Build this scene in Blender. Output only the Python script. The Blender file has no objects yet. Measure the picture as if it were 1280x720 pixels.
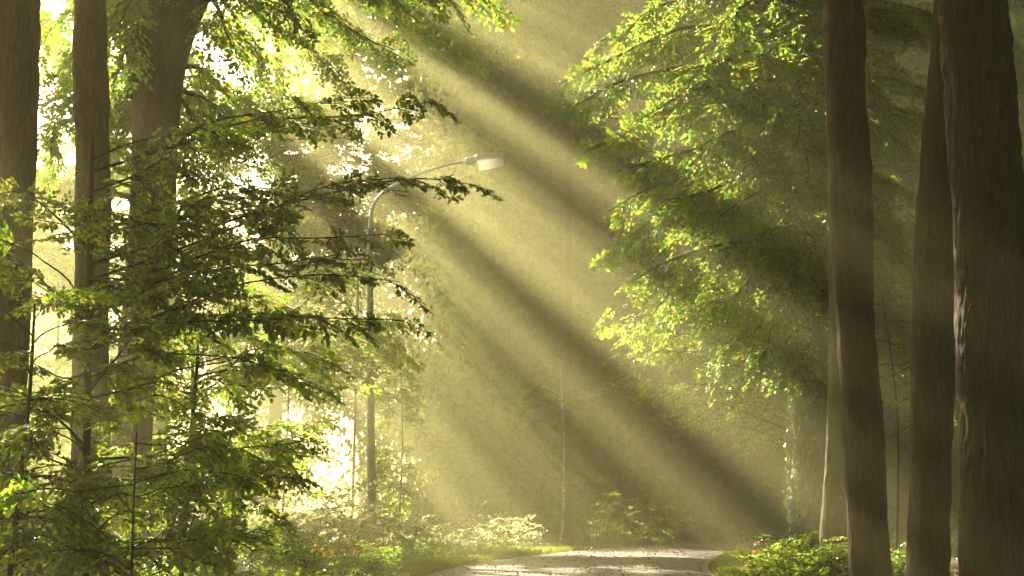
import bpy, math, random
import numpy as np
R = math.radians
random.seed(7)
rng = np.random.default_rng(7)
scene = bpy.context.scene
col = scene.collection
PI = math.pi

# ------------------------------------------------------------------ camera
F, PITCH, CZ = 1990.0, R(8.0), 1.2
def at(px, py, Y):
    """world point seen at a pixel of the 1280x720 photograph, at depth Y"""
    dx, dy = (px - 640) / F, (360 - py) / F
    d = np.array([dx, math.cos(PITCH) - dy * math.sin(PITCH), math.sin(PITCH) + dy * math.cos(PITCH)])
    return np.array([0, 0, CZ]) + d * (Y / d[1])
cd = bpy.data.cameras.new('camera'); cam = bpy.data.objects.new('camera', cd); col.objects.link(cam)
cam.location = (0, 0, CZ); cam.rotation_euler = (PI / 2 + PITCH, 0, 0)
cd.sensor_width = 36; cd.lens = F / 1280 * 36; cd.clip_start = .1; cd.clip_end = 2000
scene.camera = cam

# ------------------------------------------------------------------ sun and sky
SUN_AZ, SUN_EL = R(-28.3), R(28.8)           # azimuth from +Y (view direction), negative = left
S = np.array([math.sin(SUN_AZ) * math.cos(SUN_EL), math.cos(SUN_AZ) * math.cos(SUN_EL), math.sin(SUN_EL)])
UA = np.array([math.cos(SUN_AZ), -math.sin(SUN_AZ), 0.0])
VA = np.cross(S, UA); VA = VA if VA[2] > 0 else -VA
sl = bpy.data.lights.new('sun', 'SUN'); so = bpy.data.objects.new('sun', sl); col.objects.link(so)
sl.energy = 5.0; sl.angle = R(0.5); sl.color = (1.0, 0.91, 0.66)
from mathutils import Vector
so.rotation_euler = Vector(S).to_track_quat('Z', 'Y').to_euler(); so.location = (-20, 40, 40)
w = bpy.data.worlds.new('World'); scene.world = w; w.use_nodes = True
nt = w.node_tree; nt.nodes.clear()
sky = nt.nodes.new('ShaderNodeTexSky'); sky.sky_type = 'NISHITA'; sky.sun_disc = False
sky.sun_elevation = SUN_EL; sky.sun_rotation = SUN_AZ; sky.dust_density = 7.0; sky.air_density = 1.0; sky.ozone_density = 1.0
bg = nt.nodes.new('ShaderNodeBackground'); bg.inputs['Strength'].default_value = 0.05
wo = nt.nodes.new('ShaderNodeOutputWorld')
nt.links.new(sky.outputs[0], bg.inputs[0]); nt.links.new(bg.outputs[0], wo.inputs[0])

# ------------------------------------------------------------------ materials
def newmat(name):
    m = bpy.data.materials.new(name); m.use_nodes = True; m.node_tree.nodes.clear()
    t = m.node_tree; o = t.nodes.new('ShaderNodeOutputMaterial')
    return m, t, o
def ramp(t, stops, fac):
    r = t.nodes.new('ShaderNodeValToRGB'); e = r.color_ramp.elements
    while len(e) < len(stops): e.new(.5)
    for k, (p, c) in enumerate(stops): e[k].position = p; e[k].color = (*c, 1)
    t.links.new(fac, r.inputs[0]); return r.outputs[0]
def leaf_mat(name, front, trans, tfac=.5, rough=.42, spec=.5):
    """front / trans: colour stops over a random value per leaf"""
    m, t, o = newmat(name)
    g = t.nodes.new('ShaderNodeNewGeometry')
    cf = ramp(t, front, g.outputs['Random Per Island']); ct = ramp(t, trans, g.outputs['Random Per Island'])
    p = t.nodes.new('ShaderNodeBsdfPrincipled'); t.links.new(cf, p.inputs['Base Color'])
    p.inputs['Roughness'].default_value = rough; p.inputs['Specular IOR Level'].default_value = spec
    tr = t.nodes.new('ShaderNodeBsdfTranslucent'); t.links.new(ct, tr.inputs['Color'])
    mx = t.nodes.new('ShaderNodeMixShader'); mx.inputs[0].default_value = tfac
    t.links.new(p.outputs[0], mx.inputs[1]); t.links.new(tr.outputs[0], mx.inputs[2]); t.links.new(mx.outputs[0], o.inputs['Surface'])
    return m
M = {}
M['beech'] = leaf_mat('leaf_beech', [(0, (.045, .13, .05)), (.5, (.07, .155, .045)), (.9, (.10, .17, .03)), (1, (.15, .14, .025))],
                      [(0, (.18, .37, .05)), (.6, (.29, .43, .05)), (1, (.62, .50, .05))], .58, .35)
M['shade'] = leaf_mat('leaf_shaded', [(0, (.03, .06, .014)), (.7, (.05, .085, .018)), (1, (.09, .09, .02))],
                      [(0, (.12, .24, .015)), (.5, (.22, .34, .02)), (.75, (.40, .46, .03)), (1, (.68, .55, .05))], .5)  # dark leaf colours imitate shaded silhouettes
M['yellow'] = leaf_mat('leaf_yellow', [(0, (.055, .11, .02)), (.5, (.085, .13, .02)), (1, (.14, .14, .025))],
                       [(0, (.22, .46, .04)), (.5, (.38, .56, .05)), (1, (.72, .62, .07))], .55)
M['wood_leaf'] = leaf_mat('leaf_far', [(0, (.025, .045, .012)), (1, (.05, .075, .018))], [(0, (.06, .1, .01)), (1, (.13, .15, .02))], .3, .8, .08)
M['half_shade'] = leaf_mat('leaf_half_shade', [(0, (.05, .09, .025)), (1, (.09, .12, .03))], [(0, (.14, .24, .04)), (.7, (.24, .3, .05)), (1, (.5, .45, .1))], .5, .6, .3)  # duller leaf colours stand in for partial shade
M['red'] = leaf_mat('leaf_red', [(0, (.16, .03, .015)), (1, (.22, .09, .02))], [(0, (.6, .12, .04)), (1, (.7, .3, .06))], .5)
M['pale'] = leaf_mat('leaf_sun_blown', [(0, (.09, .12, .04)), (.5, (.24, .25, .12)), (1, (.5, .47, .32))], [(0, (.45, .52, .12)), (.5, (.7, .65, .28)), (1, (.85, .8, .55))], .6)  # near-white leaf colour paints in blown-out sunlight
M['grass'] = leaf_mat('grass_blade', [(0, (.05, .09, .02)), (.7, (.09, .12, .03)), (1, (.2, .17, .06))], [(0, (.25, .36, .04)), (1, (.5, .46, .08))], .45)
M['litter'] = leaf_mat('leaf_litter', [(0, (.06, .035, .018)), (.5, (.14, .08, .03)), (1, (.3, .2, .08))], [(0, (.1, .05, .02)), (1, (.3, .2, .06))], .2)
def bark(name, c1, c2, moss=None, sx=9, sz=1.1, bump=.6):
    m, t, o = newmat(name)
    tc = t.nodes.new('ShaderNodeTexCoord'); mp = t.nodes.new('ShaderNodeMapping'); mp.inputs['Scale'].default_value = (sx, sx, sz)
    t.links.new(tc.outputs['Object'], mp.inputs[0])
    n = t.nodes.new('ShaderNodeTexNoise'); n.inputs['Scale'].default_value = 1.6; n.inputs['Detail'].default_value = 6; n.inputs['Roughness'].default_value = .62
    t.links.new(mp.outputs[0], n.inputs['Vector'])
    nf = t.nodes.new('ShaderNodeTexVoronoi'); nf.feature = 'DISTANCE_TO_EDGE'; nf.inputs['Scale'].default_value = 2.2
    wv = t.nodes.new('ShaderNodeVectorMath'); wv.operation = 'MULTIPLY_ADD'; wv.inputs[1].default_value = (.5, .5, .5); t.links.new(n.outputs['Color'], wv.inputs[0]); t.links.new(mp.outputs[0], wv.inputs[2]); t.links.new(wv.outputs[0], nf.inputs['Vector'])
    crk = ramp(t, [(.0, (.25, .25, .25)), (.16, (1, 1, 1))], nf.outputs['Distance'])
    c = ramp(t, [(.3, c1), (.5, tuple((a_ + b_) / 2 for a_, b_ in zip(c1, c2))), (.68, c2)], n.outputs['Fac'])
    mc = t.nodes.new('ShaderNodeMix'); mc.data_type = 'RGBA'; mc.blend_type = 'MULTIPLY'; mc.inputs['Factor'].default_value = .8
    t.links.new(c, mc.inputs['A']); t.links.new(crk, mc.inputs['B']); c = mc.outputs['Result']
    hs = t.nodes.new('ShaderNodeMath'); hs.operation = 'MULTIPLY'; t.links.new(n.outputs['Fac'], hs.inputs[0]); t.links.new(crk, hs.inputs[1])
    n2 = t.nodes.new('ShaderNodeTexNoise'); n2.inputs['Scale'].default_value = 1.3; n2.inputs['Detail'].default_value = 4
    t.links.new(tc.outputs['Object'], n2.inputs['Vector'])
    if moss:
        mf = ramp(t, [(.46, (0, 0, 0)), (.62, (1, 1, 1))], n2.outputs['Fac'])
        mx = t.nodes.new('ShaderNodeMix'); mx.data_type = 'RGBA'; mx.inputs['B'].default_value = (*moss, 1)
        t.links.new(mf, mx.inputs['Factor']); t.links.new(c, mx.inputs['A']); c = mx.outputs['Result']
    p = t.nodes.new('ShaderNodeBsdfPrincipled'); p.inputs['Roughness'].default_value = .85; p.inputs['Specular IOR Level'].default_value = .25
    b = t.nodes.new('ShaderNodeBump'); b.inputs['Strength'].default_value = bump; b.inputs['Distance'].default_value = .03
    t.links.new(hs.outputs[0], b.inputs['Height']); t.links.new(b.outputs[0], p.inputs['Normal'])
    t.links.new(c, p.inputs['Base Color']); t.links.new(p.outputs[0], o.inputs['Surface'])
    return m
M['oak'] = bark('bark_oak', (.030, .015, .008), (.10, .054, .029), None, 14, 1.3, 1.0)
M['bark'] = bark('bark_brown', (.034, .016, .008), (.10, .053, .027), None, 7, 1.2, .8)
M['mossy'] = bark('bark_mossy', (.06, .048, .03), (.12, .10, .06), (.09, .10, .03), 8, 1.4, .6)
M['grey_bark'] = bark('bark_grey', (.09, .085, .07), (.2, .19, .16), (.08, .1, .05), 6, 1.5, .4)
M['twig'] = bark('twig', (.02, .015, .01), (.045, .034, .024), None, 20, 5, .2)
M['birch'] = bark('bark_birch', (.12, .11, .09), (.6, .57, .5), None, 2, 4, .2)
def plain(name, c, rough=.5, metal=0, noise=.25, scale=14):
    m, t, o = newmat(name)
    p = t.nodes.new('ShaderNodeBsdfPrincipled'); p.inputs['Roughness'].default_value = rough; p.inputs['Metallic'].default_value = metal
    n = t.nodes.new('ShaderNodeTexNoise'); n.inputs['Scale'].default_value = scale; n.inputs['Detail'].default_value = 5
    tc = t.nodes.new('ShaderNodeTexCoord'); t.links.new(tc.outputs['Object'], n.inputs['Vector'])
    cc = ramp(t, [(.3, tuple(x * (1 - noise) for x in c)), (.7, tuple(min(1, x * (1 + noise)) for x in c))], n.outputs['Fac'])
    t.links.new(cc, p.inputs['Base Color']); t.links.new(p.outputs[0], o.inputs['Surface'])
    return m
M['pole'] = plain('painted_steel', (.30, .32, .27), .45, .0, .2, 6)
M['alu'] = plain('aluminium', (.78, .78, .76), .4, .0, .06, 8)
M['amber'] = plain('amber_plastic', (.75, .38, .05), .35)
m, t, o = newmat('lamp_glass')      # frosted acrylic bowl, unlit
p = t.nodes.new('ShaderNodeBsdfPrincipled'); p.inputs['Base Color'].default_value = (.85, .82, .74, 1); p.inputs['Roughness'].default_value = .2
tr = t.nodes.new('ShaderNodeBsdfTranslucent'); tr.inputs['Color'].default_value = (.95, .92, .85, 1)
mx = t.nodes.new('ShaderNodeMixShader'); mx.inputs[0].default_value = .85
t.links.new(p.outputs[0], mx.inputs[1]); t.links.new(tr.outputs[0], mx.inputs[2]); t.links.new(mx.outputs[0], o.inputs['Surface'])
M['glass'] = m
def ground_mat(name, stops, s1=.6, s2=9, bump=.5):
    m, t, o = newmat(name)
    tc = t.nodes.new('ShaderNodeTexCoord')
    n = t.nodes.new('ShaderNodeTexNoise'); n.inputs['Scale'].default_value = s1; n.inputs['Detail'].default_value = 8; n.inputs['Roughness'].default_value = .7
    n2 = t.nodes.new('ShaderNodeTexNoise'); n2.inputs['Scale'].default_value = s2; n2.inputs['Detail'].default_value = 6
    for q in (n, n2): t.links.new(tc.outputs['Object'], q.inputs['Vector'])
    mth = t.nodes.new('ShaderNodeMath'); mth.operation = 'ADD'; t.links.new(n.outputs['Fac'], mth.inputs[0]); t.links.new(n2.outputs['Fac'], mth.inputs[1])
    h = t.nodes.new('ShaderNodeMath'); h.operation = 'MULTIPLY'; h.inputs[1].default_value = .5; t.links.new(mth.outputs[0], h.inputs[0])
    p = t.nodes.new('ShaderNodeBsdfPrincipled'); p.inputs['Roughness'].default_value = .9; p.inputs['Specular IOR Level'].default_value = .3
    t.links.new(ramp(t, stops, h.outputs[0]), p.inputs['Base Color'])
    b = t.nodes.new('ShaderNodeBump'); b.inputs['Strength'].default_value = bump; b.inputs['Distance'].default_value = .04
    t.links.new(n2.outputs['Fac'], b.inputs['Height']); t.links.new(b.outputs[0], p.inputs['Normal']); t.links.new(p.outputs[0], o.inputs['Surface'])
    return m
M['soil'] = ground_mat('forest_floor', [(.35, (.05, .035, .02)), (.5, (.09, .06, .03)), (.6, (.07, .085, .025)), (.7, (.14, .10, .05))])
M['road'] = ground_mat('road_asphalt', [(.32, (.20, .165, .14)), (.5, (.26, .215, .185)), (.66, (.33, .26, .22))], .9, 18, .12)

# ------------------------------------------------------------------ object helpers
def link(o, parent=None):
    col.objects.link(o)
    if parent is not None: o.parent = parent
    return o
def props(o, label=None, cat=None, group=None, kind=None):
    for k, v in (('label', label), ('category', cat), ('group', group), ('kind', kind)):
        if v: o[k] = v
    return o
def thing(name, label, cat, loc, group=None):
    o = bpy.data.objects.new(name, None); o.empty_display_size = .3; o.location = [float(a) for a in loc]
    link(o); return props(o, label, cat, group)
def npmesh(name, V, Q, mats, midx=None, smooth=False):
    V = np.asarray(V, np.float32); Q = np.asarray(Q, np.int32)
    me = bpy.data.meshes.new(name)
    me.vertices.add(len(V)); me.vertices.foreach_set('co', V.ravel())
    me.loops.add(Q.size); me.loops.foreach_set('vertex_index', Q.ravel())
    me.polygons.add(len(Q)); me.polygons.foreach_set('loop_start', np.arange(0, Q.size, 4, dtype=np.int32))
    if midx is not None: me.polygons.foreach_set('material_index', np.asarray(midx, np.int32))
    me.polygons.foreach_set('use_smooth', np.full(len(Q), smooth))
    for a in mats: me.materials.append(a)
    me.update(calc_edges=True); me.validate()
    return me
def obj(name, me, parent=None):
    return link(bpy.data.objects.new(name, me), parent)
def unit(a):
    a = np.asarray(a, float); return a / (np.linalg.norm(a, axis=-1, keepdims=True) + 1e-9)
def catmull(pts, n):
    P = np.asarray(pts, float); P = np.vstack([2 * P[0] - P[1], P, 2 * P[-1] - P[-2]]); out = []
    m = len(P) - 3
    for k in range(n + 1):
        s = min(k / n * m, m - 1e-6); i = int(s); f = s - i
        a, b, c, d = P[i:i + 4]
        out.append(.5 * (2 * b + (c - a) * f + (2 * a - 5 * b + 4 * c - d) * f * f + (3 * b - a - 3 * c + d) * f ** 3))
    return np.array(out)
def make_noise(seed, scale, octs=3):
    r = np.random.default_rng(seed); ks = []
    for o_ in range(octs):
        for _ in range(9):
            a = r.uniform(0, 2 * PI); f = 2 * PI / scale * 2 ** (o_ * .8) * r.uniform(.6, 1.3)
            ks.append((f * math.cos(a), f * math.sin(a), r.uniform(0, 6.3), .62 ** o_))
    nrm = math.sqrt(sum(k[3] ** 2 for k in ks) / 2)
    return lambda u, v: sum(k[3] * np.sin(k[0] * u + k[1] * v + k[2]) for k in ks) / nrm
def tube(pts, n=24, sides=16, rough=0.0, ridges=0, seed=0, flare=0.0, bark_d=0.0):
    """pts: (x,y,z,r) control points. Returns verts, quads of a bark tube"""
    r_ = np.random.default_rng(seed)
    P = catmull(pts, n); C = P[:, :3]; Rr = P[:, 3]
    T = unit(np.gradient(C, axis=0))
    ref = np.array([0, 1.0, .03]) if abs(T[0][2]) > .6 else np.array([0, 0, 1.0])
    A = unit(np.cross(T, ref)); B = np.cross(T, A)
    th = np.linspace(0, 2 * PI, sides, endpoint=False)
    rad = np.repeat(Rr[:, None], sides, 1)
    L = np.linspace(0, 1, len(P)) * np.linalg.norm(np.diff(C, axis=0), axis=1).sum()
    if rough:
        f = np.zeros_like(rad)
        for k in range(7):
            a, b, c = r_.integers(1, 6), r_.uniform(.4, 3.2), r_.uniform(0, 6.3)
            f += np.sin(a * th[None] + b * L[:, None] + c) / (1 + .4 * a)
        rad = rad * (1 + rough * f * .5)
    if ridges:
        wob = sum(np.sin(L[:, None] * r_.uniform(1, 5) + r_.uniform(0, 6)) * .25 for _ in range(4))
        rad = rad * (1 + .035 * np.abs(np.sin(ridges * th[None] * .5 + wob + np.sin(3 * th)[None] * 1.1)) ** .6)
    if bark_d:
        uu = ((th + PI / 2) % (2 * PI))[None] * Rr.mean() + 0 * L[:, None]; vv = L[:, None] * .22 + 0 * th[None]
        b1 = make_noise(seed + 5, .11, 2)(uu, vv); b2 = make_noise(seed + 9, .9, 2)(uu, L[:, None] + 0 * th[None])
        rad = rad + bark_d * (1 - np.abs(np.clip(b1, -1.5, 1.5))) + .005 * b2
        for _ in range(3):
            kt, kl, kr = r_.uniform(.3, 2.9), r_.uniform(1, L[-1] * .8), r_.uniform(.05, .1)
            dd = ((th[None] - kt) * Rr.mean()) ** 2 + (L[:, None] - kl) ** 2 * .6
            rad = rad + .035 * np.exp(-dd / kr ** 2) - .03 * np.exp(-dd / (kr * .45) ** 2)
    if flare:
        rad = rad * (1 + flare * np.exp(-L / .35)[:, None] * (1 + .35 * np.sin(5 * th + 1)[None]))
    V = C[:, None] + rad[..., None] * (np.cos(th)[None, :, None] * A[:, None] + np.sin(th)[None, :, None] * B[:, None])
    m = len(P); i = np.arange(m - 1)[:, None] * sides; j = np.arange(sides)[None]
    Q = np.stack([i + j, i + (j + 1) % sides, i + sides + (j + 1) % sides, i + sides + j], -1).reshape(-1, 4)
    V = V.reshape(-1, 3); base = len(V)
    V = np.vstack([V, C[-1:]])
    e = (m - 1) * sides
    cap = [[e + k, e + (k + 1) % sides, e + (k + 2) % sides, base] for k in range(0, sides, 2)]
    return V, np.vstack([Q, cap])

# ---- leaves and twigs as vectorised meshes
LEAF6 = np.array([(0, 0, 0), (.34, .27, .07), (.72, .21, .05), (1, 0, -.06), (.72, -.21, .05), (.34, -.27, .07)])
def leaf_geo(P, D, N, s):
    """P base, D direction, N normal, s length -> two folded quads per leaf"""
    D = unit(D); Sd = unit(np.cross(N, D)); N2 = np.cross(D, Sd)
    V = P[:, None] + s[:, None, None] * (LEAF6[None, :, 0:1] * D[:, None] + LEAF6[None, :, 1:2] * Sd[:, None] + LEAF6[None, :, 2:3] * N2[:, None])
    k = np.arange(len(P))[:, None] * 6
    Q = np.concatenate([k + np.array([[0, 3, 2, 1]]), k + np.array([[0, 5, 4, 3]])], 1).reshape(-1, 4)
    return V.reshape(-1, 3), Q
def twig_geo(A, B, ra, rb):
    """straight three-sided twigs"""
    T = unit(B - A); ref = np.where(np.abs(T[:, 2:3]) > .8, np.array([[1.0, 0, 0]]), np.array([[0, 0, 1.0]]))
    X = unit(np.cross(T, ref)); Y = np.cross(T, X)
    c = [0, 2 * PI / 3, 4 * PI / 3]
    ring = lambda C, r: np.stack([C + r[:, None] * (math.cos(a) * X + math.sin(a) * Y) for a in c], 1)
    V = np.concatenate([ring(A, ra), ring(B, rb)], 1).reshape(-1, 3)
    k = np.arange(len(A))[:, None] * 6
    Q = np.concatenate([k + np.array([[a, (a + 1) % 3, 3 + (a + 1) % 3, 3 + a]]) for a in range(3)], 1).reshape(-1, 4)
    return V, Q
def spray(L, leaf, seed, droop=.25, wide=.45, step=None, fan=50, up=0.0, tilt=.32):
    """flat layered beech spray along +X: returns leaf arrays and twig segments"""
    r = np.random.default_rng(seed); step = step or leaf * .85
    P, D, N, s, A, B, ra = [], [], [], [], [], [], []
    ax = lambda x: np.array([x, .06 * L * math.sin(3 * x / L + seed), up * x - droop * x * x / L])
    xs = np.arange(.1 * L, L, step * 1.2); side = 1
    prev = ax(0)
    for x in np.linspace(L / 6, L, 6):
        c = ax(x); A.append(prev); B.append(c); ra.append(.004 + .010 * L * (1 - x / L)); prev = c
    def leaves_on(a, d, ln, sd0):
        sd = sd0; u = step * .5
        while u < ln:
            q = a + d * u + np.array([0, 0, -.12 * u * u / max(ln, .1)])
            ang = sd * r.uniform(.5, 1.0); dd = np.array([d[0] * math.cos(ang) - d[1] * math.sin(ang), d[0] * math.sin(ang) + d[1] * math.cos(ang), -r.uniform(.0, .5)])
            P.append(q); D.append(dd); N.append(np.array([r.normal(0, tilt), r.normal(0, tilt), 1])); s.append(leaf * r.uniform(.7, 1.2)); sd = -sd; u += step * r.uniform(.75, 1.15) * .62
    for x in xs:
        side = -side; ln = wide * L * (1 - .75 * x / L) * r.uniform(.55, 1.1)
        ang = side * R(fan + r.uniform(-12, 12)); d = np.array([math.cos(ang), math.sin(ang), r.uniform(-.2, .05)])
        a = ax(x); A.append(a); B.append(a + d * ln + np.array([0, 0, -.12 * ln])); ra.append(.0035)
        leaves_on(a, d, ln, side)
    leaves_on(ax(L * .8), np.array([1.0, 0, -.3]), L * .22, 1)
    return dict(P=np.array(P), D=np.array(D), N=np.array(N), s=np.array(s), A=np.array(A), B=np.array(B), ra=np.array(ra))
class Crown:
    """collects leaves and twigs placed from spray templates, then makes ONE mesh"""
    def __init__(self): self.l = []; self.t = []
    def put(self, tp, pos, d, roll=0.0, scale=1.0, lscale=1.0):
        x = unit(d); y = unit(np.cross([0, 0, 1.0], x)); z = np.cross(x, y)
        c, s_ = math.cos(roll), math.sin(roll); y, z = c * y + s_ * z, c * z - s_ * y
        Mx = np.stack([x, y, z])
        self.l.append((pos + tp['P'] @ Mx * scale, tp['D'] @ Mx, tp['N'] @ Mx, tp['s'] * lscale))
        self.t.append((pos + tp['A'] @ Mx * scale, pos + tp['B'] @ Mx * scale, tp['ra']))
    def loose(self, P, D, N, s): self.l.append((P, D, N, s))
    def twig(self, a, b, ra): self.t.append((np.atleast_2d(a), np.atleast_2d(b), np.atleast_1d(ra)))
    def mesh(self, name, base, leafmat, keep=None, twigmat=None):
        P, D, N, s = (np.concatenate(a) for a in zip(*self.l))
        if keep is not None:
            k = keep(P); P, D, N, s = P[k], D[k], N[k], s[k]
        V, Q = leaf_geo(P - base, D, N, s); mi = np.zeros(len(Q), int)
        if self.t:
            A, B, ra = (np.concatenate(a) for a in zip(*self.t))
            V2, Q2 = twig_geo(A - base, B - base, ra, ra * .45)
            Q = np.vstack([Q, Q2 + len(V)]); V = np.vstack([V, V2]); mi = np.concatenate([mi, np.ones(len(Q2), int)])
        return npmesh(name, V, Q, [leafmat, twigmat or M['twig']], mi)

# ------------------------------------------------------------------ where the canopy is open (gaps cut to shape the sun shafts)
gap_noise = make_noise(11, 2.5, 4)
def uv(P):
    q = P - np.array([0, 0, CZ]); return q @ UA, q @ VA
def sm(x, a, b): 
    t_ = np.clip((x - a) / (b - a), 0, 1); return t_ * t_ * (3 - 2 * t_)
# gaps cut in the high crowns to place shafts: (point the shaft passes through, half width across, half length along the gap)
HOLES = [((715, 32, 38), .30, 4), ((800, 150, 28), .6, 1.4), ((610, 120, 37), .42, 6), ((560, 105, 37), .2, 5), ((607, 203, 36), .85, 3), ((600, 270, 35), .45, 6), ((640, 330, 35), .32, 6), ((760, 300, 29), .8, 2), ((820, 260, 28), .5, 1), ((900, 330, 28), .5, 1), ((1000, 330, 27), .4, .8), ((860, 100, 27), .5, 1), ((830, 420, 36), .6, 3),
         ((560, 330, 36), .4, 5), ((655, 425, 35), .40, 6), ((655, 348, 35), .17, 5), ((780, 458, 33), .2, 5), ((870, 590, 33), .15, 4), ((450, 190, 56), 1.1, 2), ((475, 270, 56), .9, 2), ((350, 200, 58), 1.2, 2.5), ((735, 300, 33), .13, 4), ((690, 505, 34), .14, 6), ((765, 590, 34), .14, 5), ((640, 205, 35), .12, 4), ((1120, 420, 26), .5, .8), ((620, 520, 34), .15, 6), ((580, 200, 37), .16, 6), ((700, 250, 33), .16, 4), ((720, 540, 34), .16, 5), ((840, 640, 34), .2, 5), ((500, 420, 37), .2, 4), ((880, 60, 26.5), .5, 1), ((820, 190, 28), .5, 1), ((900, 290, 27), .5, .9), ((960, 340, 27.5), .5, .9), ((1010, 260, 27), .4, .8), ((870, 400, 29), .5, 1), ((1100, 90, 28), .5, 1), ((1130, 240, 28), .45, .8), ((1090, 300, 28), .45, .8), ((800, 240, 28), .45, .8), ((950, 20, 26), .5, .9), ((1010, 110, 26), .4, .8), ((700, 470, 34), .2, 5), ((575, 420, 36), .2, 5), ((540, 640, 33), .25, 4), ((770, 600, 33), .22, 5), ((690, 330, 33), .25, 3), ((640, 60, 38), .25, 5), ((520, 90, 38), .25, 4), ((600, 450, 35), .30, 6), ((560, 500, 36), .42, 6), ((530, 560, 35), .25, 5), ((660, 640, 33), .45, 5), ((870, 270, 27), .6, 1.5), ((930, 100, 26), .6, 1), ((915, 480, 33), .28, 5), ((900, 400, 33), .3, 4), ((940, 560, 33), .22, 4),
         ((1010, 690, 23), .7, 1), ((1060, 240, 13), .2, 2.5), ((1230, 320, 12.5), .24, 2.5), ((1070, 430, 15), .2, 2.5), ((900, 190, 27), .6, 1), ((950, 240, 26.5), .55, 1), ((985, 400, 28), .5, 1), ((905, 420, 29), .5, 1.2), ((1000, 180, 26), .5, .8), ((930, 380, 28), .4, 1), ((850, 330, 29), .7, 1.5), ((960, 290, 27), .6, 1.2), ((1110, 180, 28), .6, 1), ((1000, 560, 30), .35, 1.5), ((960, 180, 26), .5, 1), ((330, 50, 23), .6, 1.5), ((430, 30, 23), .6, 1.5), ((570, 12, 24), .4, 1.5), ((130, 80, 22), .5, 1), ((300, 110, 14), .2, 1), ((240, 700, 19), .6, 1.2), ((1120, 470, 26), .4, .6), ((1150, 140, 24), .5, .8), ((980, 30, 26), .5, 1), ((760, 712, 34), .7, 4), ((590, 712, 33), .8, 3), ((500, 560, 34), .5, 4)]
BARS = [((668, 215, 35), .2, 4), ((680, 520, 34), .16, 8), ((520, 660, 33), .30, 6), ((560, 60, 37), .28, 7), ((620, 560, 33), .18, 5), ((560, 400, 36), .2, 5)]  # leaf bars kept to cast dark stripes between the shafts
HUV, BUV = ([(*(float(q) for q in uv(at(*p_))), r_, l_) for p_, r_, l_ in A_] for A_ in (HOLES, BARS))
warp1, warp2 = make_noise(41, 1.1, 2), make_noise(42, 1.1, 2)
def in_slits(u, v, slits):
    hit = np.zeros(len(u), bool)
    for a_, b_, r_, l_ in slits:
        q = math.hypot(a_, b_); e0, e1 = a_ / q, b_ / q
        hit |= (((u - a_) * e0 + (v - b_) * e1) / l_) ** 2 + (((v - b_) * e0 - (u - a_) * e1) / r_) ** 2 < 1
    return hit
def keep_shade(P):
    """False where the crown is open: the leaf is left out"""
    u, v = uv(P); jr = np.random.default_rng(3).normal(0, .09, (2, len(u))); u2 = u + .13 * warp1(u, v) + jr[0]; v2 = v + .13 * warp2(u, v) + jr[1]
    op = in_slits(u2, v2, HUV)
    n_ = gap_noise(u, v)
    clearing = (((v < -9.6) & (u < 13.5)) | ((v < -7.6) & (u < 10)) | ((v < -11.8) & (u < 15.5))) & (u > 6)                   # leaves left out to let sun onto the left verge
    op |= clearing & (n_ > np.where(u < 10, -1.1, -.8))
    op |= (u < 8) & (n_ > np.where(v < -5, -.05, .5)) & (v < -3.2)                                        # broken shade over the left foreground
    op |= (n_ > 1.9) & (u < 22)
    op &= ~in_slits(u2, v2, BUV)
    return ~op

# ------------------------------------------------------------------ terrain
def road_center(y): return 1.0 + .0 * y + np.where(y > 28, .0065 * (y - 28) ** 2, 0) + .02 * (y - 28)
ROADW = 2.9
def ground_z(x, y):
    x = np.asarray(x, float); y = np.asarray(y, float); c = road_center(np.clip(y, -20, 62))
    d = x - c
    z = 1.05 * sm(-d, ROADW + 1.2, ROADW + 4.2) * (1 - .75 * sm(y, 34, 46)) + .35 * sm(d, ROADW + .6, ROADW + 3)
    off = sm(np.abs(d), ROADW + .4, ROADW + 2.5)
    z = z + off * (.10 * np.sin(x * 1.3 + y * .7) + .07 * np.sin(x * 2.9 - y * 1.9) + .04 * np.sin(5 * x + 3.7 * y))
    return z - .06 * (np.abs(d) < ROADW)
def sheet(x0, x1, nx, ys, zf, dz=0):
    X = np.linspace(x0, x1, nx); G = np.array([[(x, y, 0) for x in X] for y in ys]).reshape(-1, 3)
    G[:, 2] = zf(G[:, 0], G[:, 1]) + dz
    n, m_ = len(ys), nx
    i = np.arange(n - 1)[:, None] * m_; j = np.arange(m_ - 1)[None]
    Q = np.stack([i + j, i + j + 1, i + m_ + j + 1, i + m_ + j], -1).reshape(-1, 4)
    return G, Q
ys = np.concatenate([np.linspace(-60, 4, 12), np.linspace(6, 70, 110), np.array([75, 85, 100, 130, 170])])
xs_ = np.concatenate([[-170, -120, -80, -50, -32], np.linspace(-24, 24, 130), [32, 50, 80, 120, 170]])
G = np.array([[(x, y, 0) for x in xs_] for y in ys]).reshape(-1, 3); G[:, 2] = ground_z(G[:, 0], G[:, 1])
i = np.arange(len(ys) - 1)[:, None] * len(xs_); j = np.arange(len(xs_) - 1)[None]
Q = np.stack([i + j, i + j + 1, i + len(xs_) + j + 1, i + len(xs_) + j], -1).reshape(-1, 4)
props(obj('ground', npmesh('ground', G, Q, [M['soil']], smooth=True)), 'brown woodland floor with mossy grass banks beside the road', 'ground', kind='structure')
ry = np.linspace(-30, 62, 120); rp = []
for y in ry:
    c = float(road_center(y))
    for k in np.linspace(-1, 1, 9): rp.append((c + k * (ROADW - .1), y, -.02 + .05 * (1 - k * k)))
rp = np.array(rp); i = np.arange(len(ry) - 1)[:, None] * 9; j = np.arange(8)[None]
Q = np.stack([i + j, i + j + 1, i + 9 + j + 1, i + 9 + j], -1).reshape(-1, 4)
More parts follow.
